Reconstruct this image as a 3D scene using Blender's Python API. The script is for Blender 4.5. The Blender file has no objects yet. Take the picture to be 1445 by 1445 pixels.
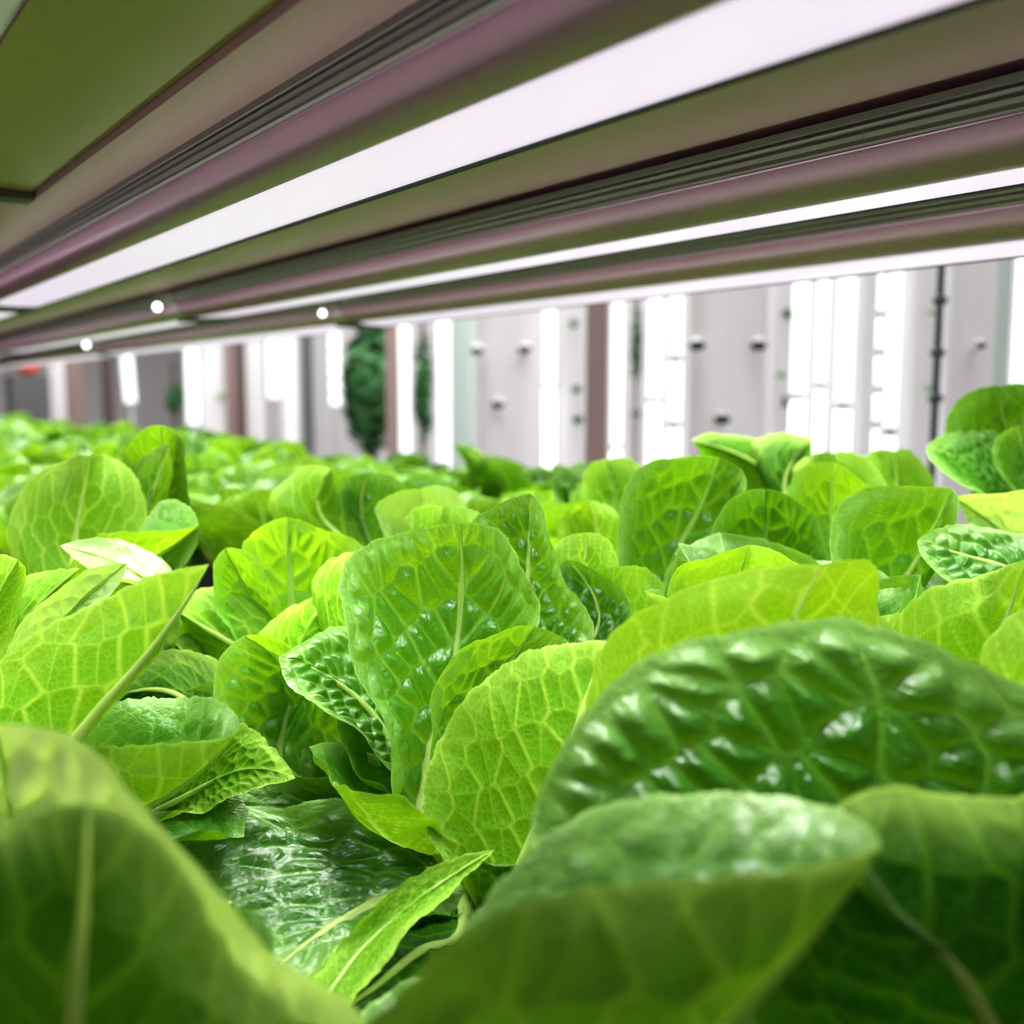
import bpy, math, random
import numpy as np
from mathutils import Vector, Matrix
random.seed(7); rng=np.random.default_rng(11)
SC=bpy.context.scene; COL=SC.collection
# ------------------------------------------------------------------ camera
FPX=1450.0
TH=math.atan(1044/math.hypot(1450,166)); PH=math.atan(166/1450)
F=np.array([math.sin(TH)*math.cos(PH),math.cos(TH)*math.cos(PH),-math.sin(PH)])
R=np.array([math.cos(TH),-math.sin(TH),0.0]); U=np.cross(R,F)
cam=bpy.data.cameras.new('camera'); co=bpy.data.objects.new('camera',cam); COL.objects.link(co); SC.camera=co
cam.sensor_width=36; cam.lens=36*FPX/1445; cam.clip_start=.01; cam.clip_end=60
co.matrix_world=Matrix(((R[0],U[0],-F[0],0),(R[1],U[1],-F[1],0),(R[2],U[2],-F[2],0),(0,0,0,1)))
cam.dof.use_dof=True; cam.dof.focus_distance=.435; cam.dof.aperture_fstop=6.8; cam.dof.aperture_blades=0
def ray(x,y): return F+R*((x-722.5)/FPX)-U*((y-722.5)/FPX)
def at(x,y,d): return ray(x,y)*d            # point at depth d along the view
def atX(x,y,X): r=ray(x,y); return r*(X/r[0])
def depth(P): return float(np.dot(P,F))
def pix(P):
    d=np.dot(P,F); return 722.5+FPX*np.dot(P,R)/d, 722.5-FPX*np.dot(P,U)/d
SC.view_settings.view_transform='Standard'; SC.view_settings.look='Medium High Contrast'; SC.view_settings.exposure=0
SC.cycles.max_bounces=6; SC.cycles.diffuse_bounces=4; SC.cycles.glossy_bounces=2; SC.cycles.transmission_bounces=4
SC.cycles.sample_clamp_indirect=4; SC.cycles.use_denoising=True
# ------------------------------------------------------------------ helpers
def tag(o,label,cat,group=None,kind=None):
    o['label']=label; o['category']=cat
    if group: o['group']=group
    if kind: o['kind']=kind
    return o
def struct(o): o['kind']='structure'; return o
def empty(name,loc=(0,0,0)):
    o=bpy.data.objects.new(name,None); o.location=loc; o.empty_display_size=.02; COL.objects.link(o); return o
def mesh(name,V,Fc,mat,parent=None,smooth=False,loc=None):
    m=bpy.data.meshes.new(name); m.from_pydata([tuple(map(float,v)) for v in V],[],Fc); m.update()
    if smooth: m.polygons.foreach_set('use_smooth',[True]*len(m.polygons))
    m.materials.append(mat)
    o=bpy.data.objects.new(name,m); COL.objects.link(o)
    if parent: o.parent=parent
    if loc is not None: o.location=loc
    return o
class MB:
    def __init__(s): s.V=[]; s.F=[]
    def box(s,x0,x1,y0,y1,z0,z1):
        b=len(s.V); s.V+=[(x,y,z) for z in (z0,z1) for y in (y0,y1) for x in (x0,x1)]
        s.F+=[tuple(b+i for i in f) for f in ((0,2,3,1),(4,5,7,6),(0,1,5,4),(2,6,7,3),(0,4,6,2),(1,3,7,5))]; return s
    def cyl(s,p0,p1,r0,r1=None,n=20,caps=True):
        r1=r0 if r1 is None else r1
        p0=Vector(p0);p1=Vector(p1);a=(p1-p0).normalized();t=a.orthogonal().normalized();q=a.cross(t);b=len(s.V)
        for p,r in ((p0,r0),(p1,r1)):
            for i in range(n):
                c=2*math.pi*i/n; s.V.append(tuple(p+t*(r*math.cos(c))+q*(r*math.sin(c))))
        for i in range(n): j=(i+1)%n; s.F.append((b+i,b+j,b+n+j,b+n+i))
        if caps: s.F.append(tuple(b+i for i in range(n))[::-1]); s.F.append(tuple(b+n+i for i in range(n)))
        return s
    def extrude(s,prof,y0,y1,closed=True):
        b=len(s.V); n=len(prof)
        for y in (y0,y1): s.V+=[(x,y,z) for x,z in prof]
        for i in range(n if closed else n-1): j=(i+1)%n; s.F.append((b+i,b+j,b+n+j,b+n+i))
        if closed: s.F.append(tuple(b+i for i in range(n))); s.F.append(tuple(b+n+i for i in range(n))[::-1])
        return s
    def sphere(s,c,r,n=14,m=8,sq=(1,1,1)):
        b=len(s.V); s.V.append((c[0],c[1],c[2]+r*sq[2]))
        for i in range(1,m):
            a=math.pi*i/m
            for j in range(n):
                t=2*math.pi*j/n; s.V.append((c[0]+r*sq[0]*math.sin(a)*math.cos(t),c[1]+r*sq[1]*math.sin(a)*math.sin(t),c[2]+r*sq[2]*math.cos(a)))
        s.V.append((c[0],c[1],c[2]-r*sq[2])); e=len(s.V)-1
        for j in range(n): k=(j+1)%n; s.F.append((b,b+1+j,b+1+k)); s.F.append((e,b+1+(m-2)*n+k,b+1+(m-2)*n+j))
        for i in range(m-2):
            for j in range(n): k=(j+1)%n; q=b+1+i*n; s.F.append((q+j,q+n+j,q+n+k,q+k))
        return s
    def build(s,name,mat,parent=None,smooth=False,loc=None): return mesh(name,s.V,s.F,mat,parent,smooth,loc)
# ------------------------------------------------------------------ materials
def mat(name,col,rough=.5,metal=0,emit=None,es=0,noise=0,nscale=20,spec=.5,bump=0):
    m=bpy.data.materials.new(name); m.use_nodes=True; nt=m.node_tree; b=nt.nodes['Principled BSDF']
    b.inputs['Base Color'].default_value=(*col,1); b.inputs['Roughness'].default_value=rough; b.inputs['Metallic'].default_value=metal
    b.inputs['Specular IOR Level'].default_value=spec
    if emit: b.inputs['Emission Color'].default_value=(*emit,1); b.inputs['Emission Strength'].default_value=es
    if noise or bump:
        tc=nt.nodes.new('ShaderNodeTexCoord'); n=nt.nodes.new('ShaderNodeTexNoise'); n.inputs['Scale'].default_value=nscale; n.inputs['Detail'].default_value=4
        nt.links.new(tc.outputs['Object'],n.inputs['Vector'])
        if noise:
            mx=nt.nodes.new('ShaderNodeMix'); mx.data_type='RGBA'; mx.inputs[6].default_value=(*[c*(1-noise) for c in col],1); mx.inputs[7].default_value=(*[min(1,c*(1+noise)) for c in col],1)
            nt.links.new(n.outputs['Fac'],mx.inputs[0]); nt.links.new(mx.outputs[2],b.inputs['Base Color'])
        if bump:
            bp=nt.nodes.new('ShaderNodeBump'); bp.inputs['Strength'].default_value=bump; bp.inputs['Distance'].default_value=.001
            nt.links.new(n.outputs['Fac'],bp.inputs['Height']); nt.links.new(bp.outputs[0],b.inputs['Normal'])
    return m
def leaf_material(name,gain=1.0):
    m=bpy.data.materials.new(name); m.use_nodes=True; nt=m.node_tree; N=nt.nodes; Lk=nt.links.new
    N.clear(); out=N.new('ShaderNodeOutputMaterial')
    at_=N.new('ShaderNodeAttribute'); at_.attribute_name='lf'; sep=N.new('ShaderNodeSeparateColor'); Lk(at_.outputs['Color'],sep.inputs[0])
    ti=N.new('ShaderNodeAttribute'); ti.attribute_type='OBJECT'; ti.attribute_name='tint'
    uv=N.new('ShaderNodeUVMap'); geo=N.new('ShaderNodeNewGeometry')
    vor=N.new('ShaderNodeTexVoronoi'); vor.feature='DISTANCE_TO_EDGE'; vor.inputs['Scale'].default_value=330
    noi=N.new('ShaderNodeTexNoise'); noi.inputs['Scale'].default_value=60; noi.inputs['Detail'].default_value=3
    Lk(uv.outputs[0],vor.inputs['Vector']); Lk(uv.outputs[0],noi.inputs['Vector'])
    def mapr(src,a,b,c,d):
        r=N.new('ShaderNodeMapRange'); r.inputs[1].default_value=a; r.inputs[2].default_value=b; r.inputs[3].default_value=c; r.inputs[4].default_value=d; Lk(src,r.inputs[0]); return r.outputs[0]
    def math_(op,a,b):
        r=N.new('ShaderNodeMath'); r.operation=op
        for i,v in enumerate((a,b)):
            if isinstance(v,(int,float)): r.inputs[i].default_value=v
            else: Lk(v,r.inputs[i])
        return r.outputs[0]
    def mix(f,a,b):
        r=N.new('ShaderNodeMix'); r.data_type='RGBA'
        for i,v in ((0,f),(6,a),(7,b)):
            if isinstance(v,(int,float)): r.inputs[i].default_value=v
            elif isinstance(v,tuple): r.inputs[i].default_value=(*v,1)
            else: Lk(v,r.inputs[i])
        return r.outputs[2]
    fine=mapr(vor.outputs['Distance'],0,.10,1,0)                 # finest netted veins
    vein=math_('MAXIMUM',sep.outputs[0],math_('MULTIPLY',fine,.34))
    tint=ti.outputs['Fac']
    fr=mix(tint,(.008,.070,.004),(.085,.33,.008)); fr=mix(mapr(noi.outputs['Fac'],.3,.7,0,.3),fr,(.05,.23,.01))
    fr=mix(math_('MULTIPLY',vein,.6),fr,mix(tint,(.10,.28,.03),(.34,.62,.13)))
    fr=mix(math_('MULTIPLY',sep.outputs[1],.75),fr,(.42,.70,.20))
    bk=mix(tint,(.012,.08,.002),(.14,.40,.006)); bk=mix(math_('MULTIPLY',vein,.8),bk,mix(tint,(.09,.24,.01),(.55,.80,.09))); bk=mix(math_('MULTIPLY',sep.outputs[1],.7),bk,(.5,.75,.14))
    surf=mix(geo.outputs['Backfacing'],fr,bk)
    surf=mix(sep.outputs[2],surf,(.64,.83,.42))
    tr=mix(tint,(.03,.16,.001),(.46,.84,.007)); tr=mix(math_('MULTIPLY',vein,.75),tr,mix(tint,(.14,.36,.01),(.66,.92,.06)))
    tr=mix(sep.outputs[2],tr,(.55,.75,.2))
    bp=N.new('ShaderNodeBump'); bp.inputs['Strength'].default_value=.55; bp.inputs['Distance'].default_value=.0005
    hh=math_('ADD',math_('MULTIPLY',mapr(vor.outputs['Distance'],0,.3,0,1),.6),noi.outputs['Fac']); Lk(hh,bp.inputs['Height'])
    p=N.new('ShaderNodeBsdfPrincipled'); Lk(surf,p.inputs['Base Color']); Lk(mapr(geo.outputs['Backfacing'],0,1,.33,.55),p.inputs['Roughness'])
    Lk(mapr(geo.outputs['Backfacing'],0,1,.62,.15),p.inputs['Specular IOR Level']); Lk(bp.outputs[0],p.inputs['Normal'])
    t=N.new('ShaderNodeBsdfTranslucent'); Lk(tr,t.inputs['Color']); Lk(bp.outputs[0],t.inputs['Normal'])
    ms=N.new('ShaderNodeMixShader'); ms.inputs[0].default_value=.35; Lk(p.outputs[0],ms.inputs[1]); Lk(t.outputs[0],ms.inputs[2]); Lk(ms.outputs[0],out.inputs[0])
    return m
M_leaf=leaf_material('lettuce_leaf')
M_rib=mat('leaf_midrib',(.60,.80,.26),.5,noise=.15,nscale=300)
_n=M_rib.node_tree; _t=_n.nodes.new('ShaderNodeBsdfTranslucent'); _t.inputs[0].default_value=(.80,.95,.25,1); _m=_n.nodes.new('ShaderNodeMixShader'); _m.inputs[0].default_value=.6
_n.links.new(_n.nodes['Principled BSDF'].outputs[0],_m.inputs[1]); _n.links.new(_t.outputs[0],_m.inputs[2]); _n.links.new(_m.outputs[0],_n.nodes['Material Output'].inputs[0])
M_ceil=mat('painted_tan_metal',(.62,.36,.41),.55,noise=.12,nscale=8,bump=.15)
M_sheet=mat('green_reflecting_sheet',(.42,.30,.15),.42,noise=.15,nscale=4)
M_alu=mat('grey_aluminium',(.56,.32,.46),.36,metal=.2,noise=.05,nscale=30)
M_ridge=mat('ridged_aluminium',(.24,.21,.20),.45,metal=.3)
M_diff=mat('lamp_diffuser',(.3,.28,.3),.4,emit=(.90,.79,.94),es=.74)
M_cap=mat('lamp_end_cap',(.5,.48,.48),.5)
M_glint=mat('emissive_glint',(1,1,1),.3,emit=(1,.98,1),es=5)  # emission paints the glints near the bars, no lamp there
M_dark=mat('dark_joint',(.03,.03,.025),.6)
M_bed=mat('black_channel',(.012,.010,.008),.9,noise=.3,spec=.1)
M_wall=mat('room_wall_grey',(.50,.48,.48),.8,noise=.05,nscale=2)
M_floor=mat('room_floor',(.35,.34,.33),.6,noise=.1,nscale=3)
M_tower=mat('white_tower_plastic',(.74,.71,.72),.45,noise=.04,nscale=4,emit=(.95,.93,.97),es=.06)  # faint emission lifts the plastic's brightness, towers are no lamps
M_tower_g=mat('greenish_tower_plastic',(.55,.66,.60),.5,noise=.05,nscale=4)
M_tube=mat('tube_light_glass',(1,1,1),.3,emit=(.90,1,.98),es=1.0)
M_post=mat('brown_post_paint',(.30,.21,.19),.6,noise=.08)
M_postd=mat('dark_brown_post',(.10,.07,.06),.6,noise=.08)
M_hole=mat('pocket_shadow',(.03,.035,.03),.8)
M_clear=mat('clear_ring',(.85,.87,.87),.15)
M_red=mat('orange_red_plastic',(.80,.09,.02),.4)
M_mach=mat('machine_grey',(.10,.10,.10),.5)
M_fol=mat('tower_foliage',(.03,.14,.03),.5,noise=.5,nscale=60)
M_fol2=mat('tower_foliage_light',(.15,.42,.10),.5,noise=.4,nscale=60)
M_pipe=mat('dark_hose',(.06,.07,.08),.5)
# ------------------------------------------------------------------ leaf machinery
def spline(P,n):
    P=np.asarray(P,float); m=len(P)
    if m==2: return P[0]+(P[1]-P[0])*np.linspace(0,1,n)[:,None]
    d=np.maximum(np.linalg.norm(np.diff(P,axis=0),axis=1),1e-6)**.5; t=np.concatenate([[0],np.cumsum(d)])
    T=np.zeros_like(P)
    for i in range(1,m-1):
        T[i]=((P[i+1]-P[i])/d[i]*d[i-1]+(P[i]-P[i-1])/d[i-1]*d[i])/(d[i]+d[i-1])
    T[0]=2*(P[1]-P[0])/d[0]-T[1]; T[-1]=2*(P[-1]-P[-2])/d[-1]-T[-2]
    q=np.linspace(0,t[-1],n*6); k=np.clip(np.searchsorted(t,q,side='right')-1,0,m-2); h=d[k]; s=(q-t[k])/h; s_=s[:,None]; h_=h[:,None]
    C=(2*s_**3-3*s_**2+1)*P[k]+(s_**3-2*s_**2+s_)*h_*T[k]+(-2*s_**3+3*s_**2)*P[k+1]+(s_**3-s_**2)*h_*T[k+1]
    L=np.concatenate([[0],np.cumsum(np.linalg.norm(np.diff(C,axis=0),axis=1))]); tt=np.linspace(0,L[-1],n)
    return np.stack([np.interp(tt,L,C[:,i]) for i in range(3)],1)
def sst(x): x=np.clip(x,0,1); return x*x*(3-2*x)
def venation(X,Y,HW,L,seed,nb=8,fine=1.0):
    """X,Y: blade coordinates (m) on the grid; returns vein mask and blister height in 0..1."""
    g=np.random.default_rng(seed); hb=L/nb; nb=int(math.ceil(nb)); W=float(HW.max()); S=[];B=[]
    a,b=.75,.9/max(W,1e-3)*.5
    for side in (-1,1):
        off=g.uniform(-.3,.3)*hb
        for k in range(-2,nb+1):
            nr=2 if fine>=1 else 1
            for r in range(nr):
                sx=hb*.46/fine; n=int(W*1.15/sx)+1
                for i in range(n+1):
                    x=(i+.45+g.uniform(-.24,.24)+(.5 if r else 0))*sx; y0=(k+(r+.5)/nr+g.uniform(-.07,.07))*hb+off
                    S.append((side*x,y0+a*x+b*x*x)); B.append(side*(k+10))
    S=np.array(S,np.float32); B=np.array(B)
    P=np.stack([X.ravel(),Y.ravel()],1).astype(np.float32)
    vein=np.zeros(len(P)); hgt=np.zeros(len(P)); ms=hb*.042
    for c0 in range(0,len(P),20000):
        p=P[c0:c0+20000]; D=((p[:,None,:]-S[None])**2).sum(2); idx=np.argpartition(D,4,axis=1)[:,:5]
        d=np.take_along_axis(D,idx,1); o=np.argsort(d,1); idx=np.take_along_axis(idx,o,1); d=np.take_along_axis(d,o,1)
        s1=idx[:,:1]; e=(d[:,1:]-d[:,:1])/(2*np.sqrt(((S[idx[:,1:]]-S[s1])**2).sum(2))+1e-9)
        same=B[idx[:,1:]]==B[s1]; w=np.where(same,.75,1.7)*ms*np.clip(1.25-.7*np.abs(p[:,:1])/W,.4,2)
        st=np.where(same,.72,1.0)
        vein[c0:c0+20000]=(st*(1-sst(e/w))).max(1)
        hgt[c0:c0+20000]=np.prod(1-np.exp(-(np.abs(e)/(hb*.105))**1.6),axis=1)
    return vein.reshape(X.shape),hgt.reshape(X.shape)
def leaf_mesh(name,Mr,Lr,Rr,nu,nv,seed=0,amp=.0012,ruf=.0015,nb=8,flip=False,fine=1.0,serr=.0006,wave=.0015,cell=.40,pal=0):
    if flip: Lr,Rr=Rr,Lr
    Mr=spline(Mr,nv);Lr=spline(Lr,nv);Rr=spline(Rr,nv); g=np.random.default_rng(seed+99)
    u=np.linspace(-1,1,nu); u=np.sign(u)*np.abs(u)**.92
    uu=u[None,:,None]
    S=Lr[:,None]*uu*(uu-1)/2+Mr[:,None]*(1-uu**2)+Rr[:,None]*uu*(uu+1)/2
    du=np.gradient(S,u,axis=1); dv=np.gradient(S,axis=0); n=np.cross(du,dv); ln=np.linalg.norm(n,axis=2,keepdims=True)
    n=n/np.maximum(ln,1e-12)
    # metric blade coordinates
    seg=np.linalg.norm(np.diff(S,axis=1),axis=2); c=nu//2; Xc=np.concatenate([np.zeros((nv,1)),np.cumsum(seg,1)],1); Xc=Xc-Xc[:,c:c+1]
    seg=np.linalg.norm(np.diff(Mr,axis=0),axis=1); Lm=np.concatenate([[0],np.cumsum(seg)]); Y=np.repeat(Lm[:,None],nu,1); HW=np.maximum(-Xc[:,0],Xc[:,-1])
    vein,h=venation(Xc,Y,HW,Lm[-1],seed,max(5,Lm[-1]/(HW.max()*cell)),fine)
    v=np.linspace(0,1,nv)[:,None]; au=np.abs(u)[None,:]; ax=np.abs(Xc); W=HW.max()
    # distance to the margin
    ed=np.minimum(np.where(Xc<0,Xc-Xc[:,:1],Xc[:,-1:]-Xc),(Lm[-1]-Y)+.002)
    marg=np.maximum(1-sst(ed/(W*.05)),.45*(1-sst(ed/(W*.38)))); mrw=W*.085*(1-.85*v); mid=1-sst(ax/np.maximum(mrw,1e-4))
    fade=sst(ed/(W*.16))
    h=h*fade*(1-mid)
    ph=g.uniform(0,6.28,8); fr=g.uniform(.8,1.3,8)
    ruff=ruf*au**3*(np.sin(v*17*fr[0]+ph[0]+np.sign(Xc)*1.7)+.6*np.sin(v*31*fr[1]+ph[1]+np.sign(Xc)))
    k=2*math.pi/max(Lm[-1],1e-3)
    wv=wave*fade*(np.sin(Xc*k*1.6*fr[2]+Y*k*.9+ph[2])+.7*np.sin(Xc*k*2.3-Y*k*1.7*fr[3]+ph[3]))
    disp=amp*1.15*h+ruff+wv-mid*amp*.5+amp*.07*fade*np.sin(Xc*900+2*np.sin(Y*500+ph[6]))*np.sin(Y*800+2*np.sin(Xc*420+ph[7]))
    tpr=np.clip(np.minimum(v*8,(1-v)*10),0,1)
    S=S+n*(disp*tpr)[:,:,None]
    S[:,:,2]=np.maximum(S[:,:,2],.0015)
    # fine irregular margin
    if serr:
        jag=serr*(.5*np.sin(v*95+ph[4])+.5*np.sin(v*143+ph[5])+g.normal(0,.35,(nv,1)))*np.clip(v*4,0,1)*np.clip((1-v)*8,0,1)
        dirn=du/np.maximum(np.linalg.norm(du,axis=2,keepdims=True),1e-9)
        S=S+dirn*(np.sign(u)[None,:]*au**8*jag)[:,:,None]
    pale=np.clip(mid*1.0*(.9-.5*v),0,1)*np.clip(1.3-v*.9,0,1)
    pale=np.maximum(pale,sst(1-v/.22)*.8)
    pale=np.maximum(pale,pal*(.8+.2*h)*(1-.4*vein))
    me=bpy.data.meshes.new(name); nvx=nu*nv
    me.vertices.add(nvx); me.vertices.foreach_set('co',S.astype(np.float32).ravel())
    I=np.arange(nvx).reshape(nv,nu); Q=np.stack([I[:-1,:-1],I[:-1,1:],I[1:,1:],I[1:,:-1]],2).reshape(-1,4); nq=len(Q)
    me.loops.add(nq*4); me.loops.foreach_set('vertex_index',Q.astype(np.int32).ravel()); me.polygons.add(nq)
    me.polygons.foreach_set('loop_start',np.arange(0,nq*4,4,dtype=np.int32)); me.polygons.foreach_set('use_smooth',np.ones(nq,bool)); me.update()
    at_=me.attributes.new('lf','FLOAT_COLOR','POINT'); colr=np.stack([vein*(1-mid*.3),marg,pale,np.ones_like(vein)],2).astype(np.float32); at_.data.foreach_set('color',colr.ravel())
    uvl=me.uv_layers.new(name='UVMap'); UV=np.stack([Xc,Y],2).reshape(-1,2)[Q.ravel()].astype(np.float32); uvl.data.foreach_set('uv',UV.ravel())
    me.materials.append(M_leaf)
    nm=n[:,c]
    return me,Mr,nm,W
def rib_mesh(name,Mr,nm,W,r0=None,front=.45):
    """rounded tapering midrib along the middle rail, standing out on the under side of the leaf"""
    nv=len(Mr); idx=np.linspace(0,nv-1,min(nv,48)).astype(int); P=Mr[idx]; n=nm[idx]
    t=np.gradient(P,axis=0); t/=np.maximum(np.linalg.norm(t,axis=1,keepdims=True),1e-9); s=np.cross(n,t); s/=np.maximum(np.linalg.norm(s,axis=1,keepdims=True),1e-9)
    r0=r0 or W*.05; k=len(idx); m=10; V=[];Fc=[]
    for i in range(k):
        f=i/(k-1); r=r0*(1-f)**.8*1.0+.00012
        for j in range(m):
            a=2*math.pi*j/m; V.append(P[i]+s[i]*r*math.cos(a)+n[i]*(r*(.9 if math.sin(a)<0 else front)*math.sin(a)-r*.1))
    for i in range(k-1):
        for j in range(m): q=(j+1)%m; Fc.append((i*m+j,i*m+q,(i+1)*m+q,(i+1)*m+j))
    me=bpy.data.meshes.new(name); me.from_pydata([tuple(map(float,v)) for v in V],[],Fc); me.polygons.foreach_set('use_smooth',[True]*len(Fc)); me.materials.append(M_rib); me.update(); return me
# ------------------------------------------------------------------ hero lettuces
BZ=-.205
class Plant:
    def __init__(s,x,d,label,cat='lettuce',group='near romaine lettuces in the grow bed'):
        # crown sits on the bed (Z=BZ) at depth d, seen in column x
        r0=ray(x,1000); A=F*d+R*((x-722.5)/FPX*d); w=(BZ-A[2])/(-U[2])
        s.c=A-U*w; s.e=empty('romaine_lettuce',tuple(s.c)); tag(s.e,label,cat,group); s.k=0
plants=[]
def plant(*a): p=Plant(*a); plants.append(p); return p
def leaf(p,face,M_,L_,R_,d=None,tint=.5,half='B',res=(101,141),amp=.0012,ruf=.0012,wave=.0012,nb=8,seed=None,fine=1.0,rib=True,cup=.014,root=True,pal=0):
    sgn=-1 if face=='a' else 1
    dd=d if d else M_[0][2]
    def pt(q,rail):
        P=at(*q) if len(q)==3 else at(q[0],q[1],dd+(sgn*cup*dd/.45 if rail else 0))
        return P*((BZ+.006)/P[2]) if P[2]<BZ+.006 else P
    Ms=[pt(q,0) for q in M_]; Ls=[pt(q,1) for q in L_]; Rs=[pt(q,1) for q in R_]
    b0=Ms[0]; tip=Ms[-1]
    if root:
        b=p.c*.97+b0*.03+np.array([0,0,.004]); dirn=b0-b; w=np.cross(dirn,F); w=w/max(np.linalg.norm(w),1e-6)*.005
        # decide which side of the crown the left rail leaves from
        if np.dot(w,Ls[0]-Rs[0])<0: w=-w
        q=b0*.45+b*.55
        Ms=[b]+Ms; Ls=[b+w*.2,q+w*1.6]+Ls; Rs=[b-w*.2,q-w*1.6]+Rs
        Ls=Ls+[tip]; Rs=Rs+[tip]
    else:
        Ls=[b0]+Ls+[tip]; Rs=[b0]+Rs+[tip]
    # orientation: upper (adaxial) side must face +normal
    nu,nv=41,41; m_=spline(Ms,41); l_=spline(Ls,41); r_=spline(Rs,41)
    i=26; cross=0
    for i in (18,24,30,35):
        lu=m_[i]-l_[i] if half in 'BL' else r_[i]-m_[i]
        if half=='B': lu=r_[i]-l_[i]
        nn=np.cross(lu,m_[i+1]-m_[i-1]); cross+=np.dot(nn,-m_[i])/max(np.linalg.norm(nn),1e-12)
    flip=(cross>0)!=(face=='a')
    p.k+=1; sd=seed if seed is not None else (hash((len(plants),p.k))%9973)
    me,Mr,nm,W=leaf_mesh('leaf',Ms-p.c,np.array(Ls)-p.c,np.array(Rs)-p.c,res[0],res[1],sd,amp,ruf,nb,flip,fine,wave=wave,pal=pal)
    o=bpy.data.objects.new('leaf',me); COL.objects.link(o); o.parent=p.e; o['tint']=float(tint)
    if rib:
        r=bpy.data.objects.new('midrib',rib_mesh('midrib',Mr,nm,W,r0=min(.0046,W*.095))); COL.objects.link(r); r.parent=o
    return o
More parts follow.
